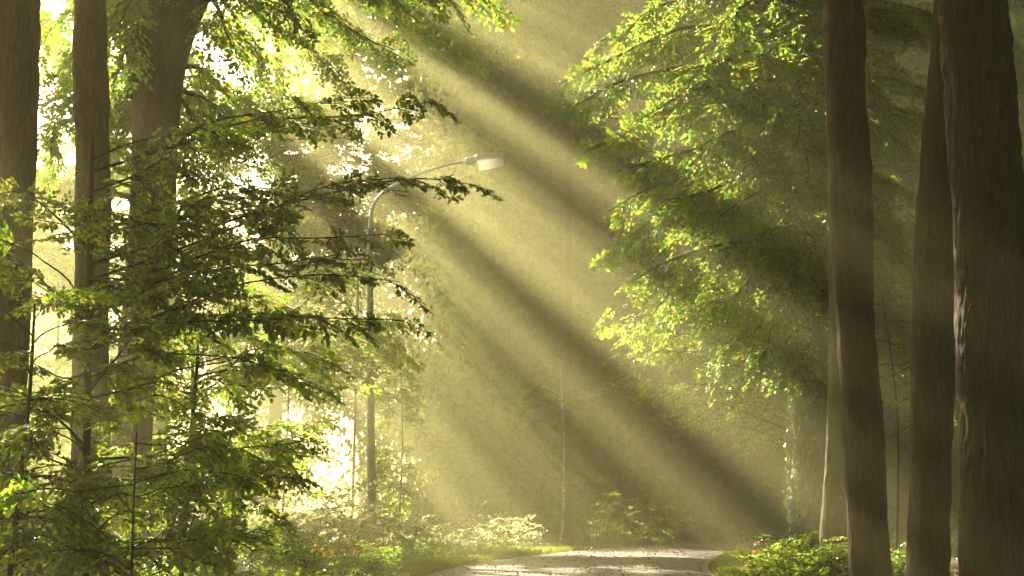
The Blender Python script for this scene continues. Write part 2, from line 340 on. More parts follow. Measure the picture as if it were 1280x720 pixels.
props(obj('road', npmesh('road', rp, Q, [M['road']], smooth=True)), 'pale worn road strewn with fallen leaves, bending right into the wood', 'road', kind='structure')

# ------------------------------------------------------------------ trees
def branch_curve(p0, p1, r0, r1, sag, seed):
    r = np.random.default_rng(seed); p0 = np.asarray(p0, float); p1 = np.asarray(p1, float); L = np.linalg.norm(p1 - p0)
    pts = []
    for k in range(5):
        f = k / 4; q = p0 + (p1 - p0) * f; q = q + np.array([r.normal(0, .03 * L), r.normal(0, .03 * L), sag * L * 4 * f * (1 - f) + r.normal(0, .02 * L)]) * (0 < k < 4)
        pts.append((*q, r0 + (r1 - r0) * f))
    return pts
def add_trunk(root, base, pts, mat, seed, rough=.06, ridges=0, flare=.25, sides=28, n=60, name='trunk', bark_d=0.0):
    P = [(x - base[0], y - base[1], z - base[2], r) for x, y, z, r in pts]
    V, Q = tube(P, n, sides, rough, ridges, seed, flare, bark_d)
    return obj(name, npmesh(name, V, Q, [mat], smooth=True), root)
def leafy_limbs(root, base, limbs, templates, leafmat, barkmat, seed, per_m=5.0, start=.2, spread=70, rl=(.7, 1.15), lscale=1.0, keep=None, droop=.1, rollv=.35, parts=True, clump=None, extra=None):
    """limbs: (p0, p1, r0, sag). Each limb is a 'branch' part; every spray goes into one 'crown' part"""
    r = np.random.default_rng(seed); cr = Crown(); cph = r.uniform(0, 6, 6)
    for k, (p0, p1, r0, sag) in enumerate(limbs):
        pts = branch_curve(p0, p1, r0, max(.003, r0 * .15), sag, seed * 31 + k)
        C = catmull(pts, 30)[:, :3]; L = np.linalg.norm(np.diff(C, axis=0), axis=1).sum()
        if parts:
            V, Q = tube([(a - base[0], b - base[1], c - base[2], d) for a, b, c, d in pts], 14, 8, .05, 0, k)
            obj('branch', npmesh('branch', V, Q, [barkmat], smooth=True), root)
        n = max(3, int(L * per_m)); side = 1
        for q in range(n):
            f = start + (1 - start) * (q + r.uniform(0, 1)) / n; i = min(29, int(f * 30)); pos = C[i]; t_ = unit(C[i + 1] - C[max(0, i - 1)])
            side = -side; ang = side * R(r.uniform(15, spread)); 
            if q >= n - 3: ang *= .2; pos = C[min(29, 23 + 3 * (q - n + 3))]
            elif clump and sum(math.sin(pos[i2] * (4.1 + 1.7 * i2) + cph[i2]) + math.sin(pos[i2] * 9.3 + cph[i2 + 3]) for i2 in range(3)) / 1.73 > clump: continue
            d = np.array([t_[0] * math.cos(ang) - t_[1] * math.sin(ang), t_[0] * math.sin(ang) + t_[1] * math.cos(ang), t_[2] * .5 - droop + r.normal(0, .12)])
            cr.put(templates[r.integers(len(templates))], pos, d, r.normal(0, rollv), r.uniform(*rl) * (1 - .35 * f), lscale)
    if extra: sky_blocker(cr, *extra)  # unseen overhead leaves, added to the crown to block skylight
    return obj('crown', cr.mesh('crown', base, leafmat, keep), root)

def trunk_px(rows, Y, extra_r=0.0):
    """rows: (py, px_left, px_right) from bottom to top -> (x,y,z,r) at depth Y"""
    out = []
    for py, a, b in rows:
        p = at((a + b) / 2, py, Y); q = at(b, py, Y); out.append((p[0], p[1], p[2], abs(q[0] - p[0]) + extra_r))
    return out
def grounded(rows, Y, **k):
    pts = trunk_px(rows, Y, **k); b = pts[0]; d = np.array(pts[0]) - np.array(pts[1]); gz = float(ground_z(b[0], b[1])) - .15
    if b[2] > gz + .1:
        f = (gz - b[2]) / (d[2] if abs(d[2]) > .05 else -1); pts.insert(0, (b[0] + d[0] * f, b[1], gz, b[3] * 1.05))
    return pts
def extend_up(pts, h, lean=(0, 0), taper=.55):
    a = pts[-1]; return pts + [(a[0] + lean[0] * .5, a[1] + lean[1] * .5, a[2] + h * .5, a[3] * (1 + taper) / 2), (a[0] + lean[0], a[1] + lean[1], a[2] + h, a[3] * taper)]

def high_limbs(top, z0, z1, n, reach, seed, r0=.09, az=None):
    """limbs of an overhead crown, rising from the upper trunk"""
    r = np.random.default_rng(seed); out = []
    for k in range(n):
        a = (az[0] + (az[1] - az[0]) * r.uniform(0, 1)) if az else 2 * PI * (k + r.uniform(0, .8)) / n
        z = z0 + (z1 - z0) * (k / n); p0 = np.array([top[0], top[1], z]); ln = reach * r.uniform(.65, 1.1) * (1 - .35 * k / n)
        out.append((p0, p0 + np.array([ln * math.cos(a), ln * math.sin(a), ln * r.uniform(.15, .6)]), r0, .05))
    return out
def sky_blocker(cr, x0, x1, y0, y1, z0, z1, n, seed, s0=.3, s1=.5):  # box of loose leaves above the view, added to block skylight
    r = np.random.default_rng(seed); P = np.stack([r.uniform(x0, x1, n), r.uniform(y0, y1, n), r.uniform(z0, z1, n)], 1)
    P[:, 2] += .8 * np.sin(P[:, 0] * .9 + seed) + .7 * np.sin(P[:, 1] * .8)
    P = P[keep_shade(P)]; m_ = len(P)
    cr.loose(P, r.normal(0, 1, (m_, 3)) + np.array([0, 0, -.4]), r.normal(0, .5, (m_, 3)) + np.array([0, 0, 1]), r.uniform(s0, s1, m_))
def sprays(L, leaf, n, seed, **k): return [spray(L * (.8 + .4 * i / n), leaf, seed + i, **k) for i in range(n)]

TP_far = sprays(1.5, .17, 5, 100, droop=.3)
# --- right-hand row
def big_tree(name, label, cat, rows, Y, mat, seed, h, lean, ridges=0, rough=.06, limbs=None, reach=7.0, leafmat='beech', group=None, flare=.3, blocker_box=None):
    pts = extend_up(grounded(rows, Y), h, lean); b = pts[0]; base = np.array([b[0], b[1], b[2] + .15])
    root = thing(name, label, cat, base, group)
    add_trunk(root, base, pts, mat, seed, rough, 0, flare, 110, 260, bark_d=.016 if ridges else .007)
    top = pts[-1]
    lm = high_limbs(top, top[2] - h * .75, top[2] - .1, 9, reach, seed, .08)
    leafy_limbs(root, base, lm, TP_far, M[leafmat], mat, seed, per_m=3.0, extra=blocker_box, start=.1, rollv=.5, spread=85, lscale=1.9, keep=keep_shade)
    return root, pts, base
big_tree('oak_tree', 'thick furrowed oak trunk at the right edge of the picture', 'tree',
         [(760, 1200, 1310), (600, 1202, 1300), (420, 1198, 1288), (250, 1192, 1280), (100, 1182, 1266), (0, 1175, 1256), (-60, 1171, 1250)], 15, M['oak'], 1, 7, (-.2, .6), ridges=16, rough=.04, blocker_box=(0, 16, -16, 16, 11.5, 16, 22000, 1))
big_tree('dark_tree', 'straight near-black trunk just left of the thick furrowed oak', 'tree',
         [(745, 1132, 1190), (640, 1136, 1187), (450, 1140, 1192), (300, 1145, 1196), (130, 1158, 1206), (0, 1168, 1214), (-60, 1172, 1217)], 19, M['bark'], 2, 9, (.3, .5), blocker_box=(3, 20, 14, 26, 13, 18, 12000, 2))
rt, pts3, base3 = big_tree('slender_tree', 'slightly curved brown trunk standing in front of a mossy trunk', 'tree',
         [(735, 1063, 1114), (600, 1058, 1108), (480, 1050, 1098), (330, 1041, 1091), (200, 1036, 1087), (80, 1031, 1081), (0, 1029, 1078), (-60, 1028, 1076)], 20, M['bark'], 3, 9, (-.3, .5), blocker_box=(0, 8, 12, 27, 14, 18, 12000, 3))
big_tree('mossy_tree', 'moss-covered trunk standing behind the curved brown trunk', 'tree',
         [(700, 1022, 1072), (600, 1030, 1068), (450, 1036, 1072), (300, 1036, 1070), (150, 1034, 1066), (0, 1032, 1062), (-60, 1031, 1060)], 26, M['mossy'], 4, 7, (.4, .6), rough=.1, flare=.5, blocker_box=(4, 22, 24, 42, 17, 21, 18000, 4))
# --- ivy beech with the big hanging foliage on the right
pts = extend_up(grounded([(668, 986, 1040), (560, 990, 1036), (420, 996, 1036), (250, 1000, 1036), (100, 1004, 1034), (0, 1006, 1034), (-60, 1008, 1034)], 31), 6, (.2, .5))
base = np.array([pts[0][0], pts[0][1], pts[0][2] + .15])
root = thing('beech_tree', 'ivy-clad beech whose great curtain of green leaves hangs over the road', 'tree', base)
add_trunk(root, base, pts, M['grey_bark'], 6, .1, 0, .4)
limbs = []
tr = np.array(pts)
def trunk_at(z):
    return np.array([np.interp(z, tr[:, 2], tr[:, 0]), np.interp(z, tr[:, 2], tr[:, 1]), z])
r6 = np.random.default_rng(66)
ends = [(700, 105, 29), (745, 55, 31), (800, 20, 29), (860, -20, 28), (715, 135, 28), (745, 185, 29), (770, 215, 27), (800, 150, 28), (850, 90, 27), (900, 30, 26), (940, -10, 27), (760, 265, 30), (780, 300, 28), (765, 320, 31), (800, 345, 29),
        (830, 250, 27), (860, 190, 26.5), (900, 130, 26), (950, 80, 26), (1000, 30, 26), (870, 330, 28), (900, 270, 27), (930, 210, 26), (965, 150, 25.5), (1000, 110, 26), (920, 370, 28), (950, 320, 27), (985, 260, 26), (1010, 200, 26.5),
        (905, 440, 30), (935, 470, 29), (960, 430, 28), (985, 385, 27), (1010, 330, 27), (1000, 465, 29.5), (880, 395, 31), (820, 385, 31), (1090, 110, 27), (1125, 180, 28), (1105, 260, 28), (1130, 90, 29), (1150, 40, 28), (1110, 300, 29), (1060, 40, 27), (1180, 120, 30), (1270, 60, 31), (1280, 200, 31), (1120, 20, 28), (1100, 160, 27.5), (1140, 150, 29), (1120, 230, 29), (1090, 240, 28), (1135, 280, 29), (1095, 60, 28.5), (1110, 340, 29), (1130, 330, 28), (1085, 300, 27.5), (1190, 30, 29), (980, 5, 25.5), (1015, 70, 25.5), (1000, 160, 25.5)]
for px, py, Y in ends:
    e = at(px, py, Y); hd = np.linalg.norm(e[:2] - np.array(pts[3][:2])); z0 = max(2.6, e[2] + .12 * hd + r6.uniform(0, .8))
    limbs.append((trunk_at(z0), e, .03 + .008 * hd, .10))
TP_be = sprays(1.1, .108, 8, 200, droop=.4, wide=.6, step=.1, tilt=.5)
leafy_limbs(root, base, limbs, TP_be, M['beech'], M['grey_bark'], 61, per_m=6, start=.2, spread=80, droop=.35, rollv=.7, rl=(.55, 1.3), extra=(-1, 12, 27, 50, 18.5, 22, 18000, 6))
cr = Crown(); n = 2600       # ivy leaves clasping the trunk
z = r6.uniform(pts[0][2], at(1010, 330, 31)[2], n); a = r6.uniform(0, 2 * PI, n)
c = np.array([trunk_at(q) for q in z]); rr = np.interp(z, tr[:, 2], tr[:, 3]) * 1.08 + r6.uniform(0, .10, n)
nn = np.stack([np.cos(a), np.sin(a), np.full(n, .25)], 1)
cr.loose(c + nn * rr[:, None], np.stack([r6.normal(0, .4, n), r6.normal(0, .4, n), -np.ones(n)], 1), nn + r6.normal(0, .25, (n, 3)), r6.uniform(.07, .13, n))
obj('ivy', cr.mesh('ivy', base, leaf_mat('leaf_ivy', [(0, (.03, .06, .03)), (1, (.07, .10, .05))], [(0, (.1, .2, .03)), (1, (.2, .25, .04))], .25, .3, .6)), root)

# --- left-hand near trunks
big_tree('shaded_tree', 'dark trunk cut by the left edge of the picture', 'tree',
         [(760, -28, 32), (600, -22, 30), (400, -14, 36), (200, -6, 44), (60, -6, 48), (0, -6, 50), (-60, -6, 52)], 17, M['bark'], 7, 7, (-.3, .3), blocker_box=(-22, -5, -16, 20, 11.5, 16, 26000, 7))
big_tree('straight_tree', 'middle of the three left trunks, straight and narrow', 'tree',
         [(760, 82, 144), (650, 88, 140), (450, 92, 136), (250, 95, 137), (100, 92, 134), (0, 93, 131), (-60, 93, 130)], 19, M['bark'], 8, 7, (-.2, .4), blocker_box=(-8, -2.5, -14, 22, 13.5, 17, 13000, 8))
pts = grounded([(715, 124, 188), (560, 138, 188), (450, 148, 197), (330, 158, 212), (200, 164, 222), (110, 166, 222), (60, 170, 218), (10, 176, 208)], 23)
base = np.array([pts[0][0], pts[0][1], pts[0][2] + .15])
root = thing('forked_tree', 'stout left trunk that forks and arches to the right at the top', 'tree', base)
add_trunk(root, base, pts, M['bark'], 9, .06, 0, .3, n=80)
f1 = [(*(at(184, 120, 23)), .36), (*(at(186, 30, 23)), .28), (*(at(183, -60, 23)), .25), (*(at(178, -200, 23.2)), .2), (*(at(170, -420, 23.5)), .1)]
f2 = [(*(at(194, 175, 23)), .33), (*(at(203, 105, 23)), .31), (*(at(218, 42, 23)), .29), (*(at(244, -10, 22.9)), .26), (*(at(290, -70, 22.8)), .2), (*(at(380, -220, 22.5)), .1)]
for f in (f1, f2): add_trunk(root, base, f, M['bark'], 10, .05, 0, 0, n=30, name='limb')
limbs = [(at(px0, py0, 23), at(px, py, Y), .05, sag) for px0, py0, px, py, Y, sag in
         [(290, -70, 620, 8, 24, .12), (290, -70, 560, -5, 22, .1), (250, -20, 480, 60, 24, .12), (300, -80, 520, 25, 25, .1), (250, -20, 420, 95, 25, .1), (250, -20, 330, 85, 24, .1),
          (300, -80, 450, -20, 22, .1), (245, -10, 290, 60, 22, .08), (330, -130, 560, -60, 24, .1), (183, -60, 100, 60, 22, .1), (183, -60, 60, 40, 24, .1), (178, -200, 40, -20, 23, .1), (178, -200, 260, -120, 25, .1),
          (250, -20, 380, 40, 21, .1), (300, -80, 400, 10, 26, .1), (183, -60, 140, 110, 21.5, .08), (183, -60, 150, 30, 21.5, .1), (190, 90, 70, 150, 25, .1), (190, 90, 62, 215, 25.5, .1), (185, 30, 85, 95, 24.5, .1), (192, 120, 148, 200, 26, .08), (192, 120, 150, 150, 25, .08), (200, 110, 262, 170, 25, .1), (200, 110, 285, 215, 26, .1), (198, 130, 240, 240, 25, .1), (205, 90, 310, 150, 26, .1), (200, 110, 330, 200, 25, .1)]]
TP_l = sprays(1.0, .10, 6, 300, droop=.4, wide=.55, tilt=.5)
leafy_limbs(root, base, limbs, TP_l, M['beech'], M['bark'], 91, per_m=5, start=.3, droop=.25, rollv=.7, spread=80)

# --- young beeches of the left foreground
def sapling(name, label, rows, Y, limbs, tmpl, leafmat, seed, per_m, lean=(0, 0), h=0, **k):
    pts = grounded(rows, Y)
    if h: pts = extend_up(pts, h, lean, .3)
    base = np.array([pts[0][0], pts[0][1], pts[0][2] + .15])
    root = thing(name, label, 'young tree', base, None)
    add_trunk(root, base, pts, M['twig'], seed, .05, 0, .2, 10, 40, name='stem')
    arr = np.array(pts); L = []
    for py0, px, py, Y1, sag in limbs:
        z = at(640, py0, Y)[2]; p0 = np.array([np.interp(z, arr[:, 2], arr[:, 0]), np.interp(z, arr[:, 2], arr[:, 1]), z])
        e = at(px, py, Y1); L.append((p0, e, .005 + .0035 * np.linalg.norm(e - p0), sag))
    leafy_limbs(root, base, L, tmpl, M[leafmat], M['twig'], seed, per_m=per_m, **k)
    return root
TP_s = sprays(.55, .066, 8, 400, droop=.3, wide=.6, step=.05, tilt=.5)
TP_s2 = sprays(.62, .08, 6, 450, droop=.3, wide=.6, tilt=.5)
r9 = np.random.default_rng(9)
limbs = [(215, 545, 126, 13.6, .05), (240, 440, 118, 13.2, .05), (200, 330, 150, 14.5, .05), (330, 600, 232, 13.8, .05), (350, 500, 222, 13.4, .05), (300, 350, 240, 13, .05), (360, 495, 292, 14.2, .05), (390, 425, 318, 13.5, .05), (420, 500, 352, 14, .05), (430, 505, 400, 14.4, .06), (440, 395, 395, 13.2, .06), (400, 330, 330, 13, .05)]
for k in range(38):
    py = r9.uniform(150, 680); limbs.append((py + r9.uniform(10, 110), r9.choice([-60, -20, 20, 180, 230, 280, 320, 360]) + r9.uniform(-20, 20), py + r9.uniform(-20, 30), r9.uniform(12, 16.5), r9.uniform(-.12, .15)))
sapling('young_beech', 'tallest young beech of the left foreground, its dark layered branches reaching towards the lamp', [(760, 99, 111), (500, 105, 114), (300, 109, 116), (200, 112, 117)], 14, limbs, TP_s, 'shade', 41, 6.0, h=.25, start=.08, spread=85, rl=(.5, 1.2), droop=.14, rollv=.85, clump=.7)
r8 = np.random.default_rng(8)
limbs = [(py + r8.uniform(0, 60), 165 + r8.choice([-1, 1, 1]) * r8.uniform(60, 210), py + r8.uniform(-20, 30), r8.uniform(10.8, 13), r8.uniform(-.12, .15)) for py in r8.uniform(520, 700, 10)]
sapling('beech_sapling', 'low young beech in front of the forked trunk, no taller than its lowest third', [(760, 161, 165), (620, 166, 169), (580, 168, 170.5), (540, 170, 172)], 11.8, limbs, TP_s, 'yellow', 45, 4.5, start=.2, spread=85, rl=(.5, 1.1), droop=.14, rollv=.85, clump=.7)
limbs = [(py, px, py2, Y1, .06) for py, px, py2, Y1 in [(470, 385, 480, 17, ), (490, 340, 430, 16.5), (520, 345, 572, 17.5), (540, 300, 520, 16), (560, 360, 600, 18), (600, 330, 640, 17), (500, 180, 480, 17), (540, 150, 560, 16.5), (580, 190, 600, 17.5), (460, 260, 420, 17.8), (450, 220, 440, 16.2), (620, 290, 610, 16), (610, 170, 650, 17), (480, 300, 500, 18.5), (520, 250, 540, 15.6), (455, 400, 450, 17)]]
sapling('maple_sapling', 'thin sapling with broad yellow-green leaves right of the forked trunk', [(740, 222, 229), (600, 231, 237), (480, 242, 247), (430, 246, 249)], 17, limbs, TP_s2, 'yellow', 42, 6.0, start=.2, droop=.15, rollv=.8, clump=.7)
limbs = [(py, px, py2, Y1, .06) for py, px, py2, Y1 in [(440, -40, 420, 12), (460, 80, 430, 12.5), (500, 110, 500, 12.5), (520, -50, 520, 11.8), (560, 90, 580, 12), (590, -30, 600, 12.4), (620, 80, 640, 12.2), (400, 60, 380, 12), (540, 40, 540, 11.4), (640, 20, 660, 11.6), (600, 130, 610, 12.8), (640, 90, 670, 12.6), (560, -20, 560, 12.8), (470, 20, 440, 11.6), (430, 90, 400, 12.4), (420, -60, 370, 12.4), (660, -40, 690, 11.8), (660, 120, 700, 12.2), (520, 60, 500, 13)]]
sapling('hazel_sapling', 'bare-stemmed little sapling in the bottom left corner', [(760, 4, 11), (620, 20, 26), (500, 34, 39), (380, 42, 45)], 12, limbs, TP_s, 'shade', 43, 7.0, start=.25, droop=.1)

# --- sunlit young trees beyond, along the left verge
def bush_tree(name, label, cat, px, Y, ends, tmpl, leafmat, seed, per_m=3.0, r0=.05, zlow=.1, matb='bark', **k):
    g = at(px, 640, Y); gz = float(ground_z(g[0], g[1])); top = max(at(a_, b_, c_)[2] for a_, b_, c_ in ends)
    base = np.array([g[0], g[1], gz]); root = thing(name, label, cat, base)
    add_trunk(root, base, [(g[0], g[1], gz - .15, r0), (g[0] + .1, g[1], gz + (top - gz) * .5, r0 * .75), (g[0] - .05, g[1] + .1, gz + (top - gz) * .95, r0 * .25)], M[matb], seed, .06, 0, .25, 14, 40)
    L = []
    for a_, b_, c_ in ends:
        e = at(a_, b_, c_); hd = math.hypot(e[0] - g[0], e[1] - g[1]); z0 = np.clip(e[2] - .25 * hd, gz + zlow * (top - gz) * .5, gz + (top - gz) * .92)
        L.append((np.array([g[0], g[1], z0]), e, r0 * .2 + .0025 * hd, .06))
    leafy_limbs(root, base, L, tmpl, M[leafmat], M[matb], seed, per_m=per_m, **k)
    return root
TP_m = sprays(1.2, .14, 6, 500, droop=.3, wide=.5, tilt=.7)
def cloud(cx, cy, rx, ry_, Y, dY, n, seed):
    r = np.random.default_rng(seed); out = []
    for k in range(n):
        a_ = r.uniform(0, 2 * PI); q = math.sqrt(r.uniform(.1, 1)); out.append((cx + rx * q * math.cos(a_), cy + ry_ * q * math.sin(a_), Y + r.uniform(-dY, dY)))
    return out
bush_tree('sunlit_tree', 'brightly backlit pale tree in the gap right of the forked trunk', 'tree', 300, 58, cloud(350, 250, 140, 140, 58, 3, 46, 1), sprays(1.5, .17, 6, 510, droop=.3, wide=.5, tilt=.7), 'half_shade', 51, 4.5, rollv=.6)
bush_tree('pale_green_tree', 'misty pale green tree behind the curved top of the lamp post', 'tree', 440, 56, cloud(445, 215, 95, 130, 56, 2.5, 56, 7) + cloud(490, 200, 42, 70, 56, 1.5, 26, 17), sprays(1.4, .16, 6, 515, droop=.3, wide=.5, tilt=.7), 'half_shade', 59, 4.5, rollv=.6)
bush_tree('hornbeam_tree', 'broad yellow-green tree filling the gap between the middle and forked trunks', 'tree', 118, 50, cloud(120, 270, 130, 100, 50, 2.5, 50, 9), TP_m, 'half_shade', 60, 4.4, rollv=.6)
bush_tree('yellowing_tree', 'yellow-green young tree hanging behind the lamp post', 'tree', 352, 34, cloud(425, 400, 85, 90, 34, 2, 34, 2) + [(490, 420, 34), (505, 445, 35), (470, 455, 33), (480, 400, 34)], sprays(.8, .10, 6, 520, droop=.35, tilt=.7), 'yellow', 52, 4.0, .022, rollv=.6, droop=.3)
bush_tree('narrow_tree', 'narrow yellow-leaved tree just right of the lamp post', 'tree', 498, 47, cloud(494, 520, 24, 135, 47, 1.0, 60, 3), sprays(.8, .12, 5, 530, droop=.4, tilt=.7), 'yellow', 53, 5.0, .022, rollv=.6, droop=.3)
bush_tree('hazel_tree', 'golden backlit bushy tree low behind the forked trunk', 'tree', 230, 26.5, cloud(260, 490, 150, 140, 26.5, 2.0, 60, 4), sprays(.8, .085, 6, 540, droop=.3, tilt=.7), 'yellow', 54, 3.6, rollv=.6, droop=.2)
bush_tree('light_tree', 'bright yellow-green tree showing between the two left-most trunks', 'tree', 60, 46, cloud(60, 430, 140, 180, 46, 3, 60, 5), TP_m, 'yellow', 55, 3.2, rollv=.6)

# --- right verge understorey, lit sprays under the beech
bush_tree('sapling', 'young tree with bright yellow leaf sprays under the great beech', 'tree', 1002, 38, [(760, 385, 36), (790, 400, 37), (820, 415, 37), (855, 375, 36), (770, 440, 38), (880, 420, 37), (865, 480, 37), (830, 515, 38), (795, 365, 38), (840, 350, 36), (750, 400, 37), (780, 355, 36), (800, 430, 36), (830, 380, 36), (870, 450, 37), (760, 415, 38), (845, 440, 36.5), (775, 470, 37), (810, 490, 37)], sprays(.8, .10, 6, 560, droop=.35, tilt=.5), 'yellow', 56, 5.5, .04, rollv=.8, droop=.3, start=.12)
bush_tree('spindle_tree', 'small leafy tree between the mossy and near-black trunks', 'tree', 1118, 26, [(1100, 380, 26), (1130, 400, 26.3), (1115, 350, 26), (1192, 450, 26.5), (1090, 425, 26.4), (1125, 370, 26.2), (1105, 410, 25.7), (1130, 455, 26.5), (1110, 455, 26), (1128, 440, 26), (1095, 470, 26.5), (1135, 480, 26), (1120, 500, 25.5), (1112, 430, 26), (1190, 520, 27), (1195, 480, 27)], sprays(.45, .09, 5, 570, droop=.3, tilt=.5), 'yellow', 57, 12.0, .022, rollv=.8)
# --- slender pale birch in the misty background
bush_tree('birch_tree', 'thin pale birch stem in the misty middle of the wood', 'tree', 702, 52, cloud(700, 480, 45, 50, 52, 1.2, 16, 8), sprays(.7, .10, 5, 580, droop=.4), 'wood_leaf', 58, 4.0, .05, .8, 'birch', rollv=.7)

# --- tall canopy trees added beyond the left verge: their cut crowns shape the shafts
tall = [(-12.4, 55, 'tall added shade tree far back, straight behind the stout forked trunk'), (-9.2, 61, 'tall added shade tree far back between the forked trunk and the lamp post'), (-16.2, 60, 'tall added shade tree far back, straight behind the narrow middle trunk'), (-20.5, 64, 'tall added shade tree far back, straight behind the trunk at the left edge'), (-10.4, 46.5, 'nearest of the added shade trees behind the forked trunk'), (-17.5, 46, 'tall added shade tree between the left-edge trunk and the middle trunk')]
lp, ld, ln_, ls = [], [], [], []
n = 95000
P = np.stack([rng.uniform(-27, 0, n), rng.uniform(37, 74, n), rng.uniform(17.5, 27.5, n)], 1)
u, v = uv(P); k = (u > -3) & (u < 27) & (v > -18) & (v < 3.5) & keep_shade(P) ; P = P[k]
own = np.argmin(np.stack([(P[:, 0] - t_[0]) ** 2 + (P[:, 1] - t_[1]) ** 2 for t_ in tall]), 0)
for q, (x, y, lab) in enumerate(tall):
    gz = float(ground_z(x, y)); base = np.array([x, y, gz]); root = thing('shade_canopy_tree', lab, 'tree', base, 'shade trees added in the left wood')
    add_trunk(root, base, [(x, y, gz - .15, .30), (x + .2, y, gz + 8, .25), (x, y + .2, gz + 17, .18), (x - .1, y, gz + 25, .05)], M['bark'], 70 + q, .05, 0, .3, 16, 40)
    mine = P[own == q]; cr = Crown(); m_ = len(mine)
    cr.loose(mine, rng.normal(0, 1, (m_, 3)) + np.array([0, 0, -.4]), rng.normal(0, .6, (m_, 3)) + S * .8 + np.array([0, 0, .4]), rng.uniform(.3, .5, m_))
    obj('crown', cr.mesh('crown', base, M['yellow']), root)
    for k_, (p0, p1, r0, sg) in enumerate(high_limbs((x, y), 15, 24, 7, 5.5, 80 + q, .09)):
        V, Q = tube([(a_ - base[0], b_ - base[1], c_ - base[2], d_) for a_, b_, c_, d_ in branch_curve(p0, p1, r0, .02, .05, k_)], 10, 7, .05, 0, k_)
        obj('branch', npmesh('branch', V, Q, [M['bark']], smooth=True), root)

# ------------------------------------------------------------------ far woodland, one hazy mass
cr = Crown(); r = np.random.default_rng(21)
def wood_leaves(n, x0, x1, y0, y1, z1, s0=.28, s1=.5, hole=.9):
    P = np.stack([r.uniform(x0, x1, n), r.uniform(y0, y1, n), r.uniform(.2, z1, n)], 1)
    nz = make_noise(33, 6.5); k = (nz(P[:, 0] + .3 * P[:, 1], P[:, 2] + .2 * P[:, 1]) < hole) & (P[:, 2] < z1 - 3 + 2 * np.sin(P[:, 0] * .7))
    edge = .7 * np.sin(P[:, 2] * .8) + .5 * np.sin(P[:, 2] * 2.1 + 1); k &= P[:, 0] > x0 + 1 + edge
    P = P[k]
    if x1 < 0: P = P[~((P[:, 2] < 9.0 + 1.5 * np.sin(P[:, 0])) & (np.abs(P[:, 0] / P[:, 1] + .195) < .033) & (r.uniform(0, 1, len(P)) < .8))]
    if x1 < 0: P = P[~((P[:, 2] < 5.6 + .8 * np.sin(2 * P[:, 0])) & (np.abs(P[:, 0] / P[:, 1] + .125) < .03) & (r.uniform(0, 1, len(P)) < .85))]
    m_ = len(P); cr.loose(P, r.normal(0, 1, (m_, 3)) + np.array([0, 0, -.7]), r.normal(0, .6, (m_, 3)) + np.array([0, -.5, .6]), r.uniform(s0, s1, m_))
wood_leaves(110000, -5, 46, 70, 78, 36, .7, 1.1, 9)
wood_leaves(150000, -5, 34, 59, 70, 30, .2, .36)
wood_leaves(50000, 12, 40, 40, 58, 27, .2, .36)
wood_leaves(90000, -45, -3, 76, 84, 17, .25, .45, 1.3)
wood_leaves(9000, -75, -45, 78, 86, 15, .6, .9, 9)
wood_leaves(16000, -62, -40, -30, 62, 20, .8, 1.3, 9)  # left side wood out of view, added to block horizon sky
wood_leaves(16000, 24, 44, -30, 44, 26, .8, 1.3, 9)  # unseen wood on the right, also added against horizon skylight
for k in range(14):
    x = r.uniform(2, 32); y = r.uniform(58, 69); cr.twig((x, y, -.2), (x + r.normal(0, .6), y, r.uniform(16, 24)), r.uniform(.15, .4))
wl = cr.mesh('woodland', np.zeros(3), M['wood_leaf'], None, M['bark'])
props(obj('woodland', wl), 'dim olive wall of far woodland closing the road in mist', 'woodland', kind='stuff')

# ------------------------------------------------------------------ shrubs and ground plants
def shrub(name, label, px, py, Y, w_, h_, tmpl, leafmat, seed, n=40):
    g = at(px, py, Y); base = np.array([g[0], g[1], float(ground_z(g[0], g[1]))]); cr = Crown(); r = np.random.default_rng(seed)
    for k in range(n):
        a_ = r.uniform(0, 2 * PI); q = math.sqrt(r.uniform(0, 1)); f = base + np.array([q * w_ * .35 * math.cos(a_), q * w_ * .35 * math.sin(a_), 0])
        hh = h_ * r.uniform(.35, 1.0) * (1 - .35 * q); tip = base + np.array([q * w_ * .5 * math.cos(a_), q * w_ * .5 * math.sin(a_), hh])
        cr.twig(f - np.array([0, 0, .1]), tip, .008)
        for q2 in range(3):
            b2 = r.uniform(0, 2 * PI); cr.put(tmpl[r.integers(len(tmpl))], f + (tip - f) * r.uniform(.45, 1), np.array([math.cos(b2), math.sin(b2), r.uniform(-.1, .9)]), r.normal(0, .4), r.uniform(.6, 1.1))
    root = thing(name, label, 'shrub', base)
    obj('foliage', cr.mesh('foliage', base, M[leafmat]), root); return root
TP_b = sprays(.5, .075, 6, 600, droop=.3, wide=.6, tilt=.7)
TP_bp = sprays(.6, .09, 6, 640, droop=.35, wide=.6, tilt=.8)
shrub('sun_blown_shrub', 'large shrub left of the lamp post with leaves coloured white as if blown out by the sun', 385, 660, 32, 3.2, 2.3, sprays(.7, .12, 6, 641, droop=.35, wide=.6, tilt=.9), 'pale', 1, 34)
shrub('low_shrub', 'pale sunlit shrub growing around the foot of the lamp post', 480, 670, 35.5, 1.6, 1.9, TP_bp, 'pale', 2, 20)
shrub('red_shrub', 'small reddish shrub in front of the white-coloured one', 438, 680, 30, .9, 1.0, TP_b, 'red', 3, 12)
shrub('orange_seedling', 'tiny orange-leaved shoot right beside the lamp post', 473, 680, 34.5, .3, .95, sprays(.25, .08, 3, 660), 'red', 4, 4)
shrub('bramble', 'rounded green bramble mound at the roadside, below the red shrub', 400, 715, 27, 2.4, .75, TP_b, 'beech', 5, 60)
shrub('nettle_clump', 'bright yellow-green nettles at the bottom left under the maple sapling', 290, 735, 20, 2.2, .55, TP_b, 'yellow', 6, 50)
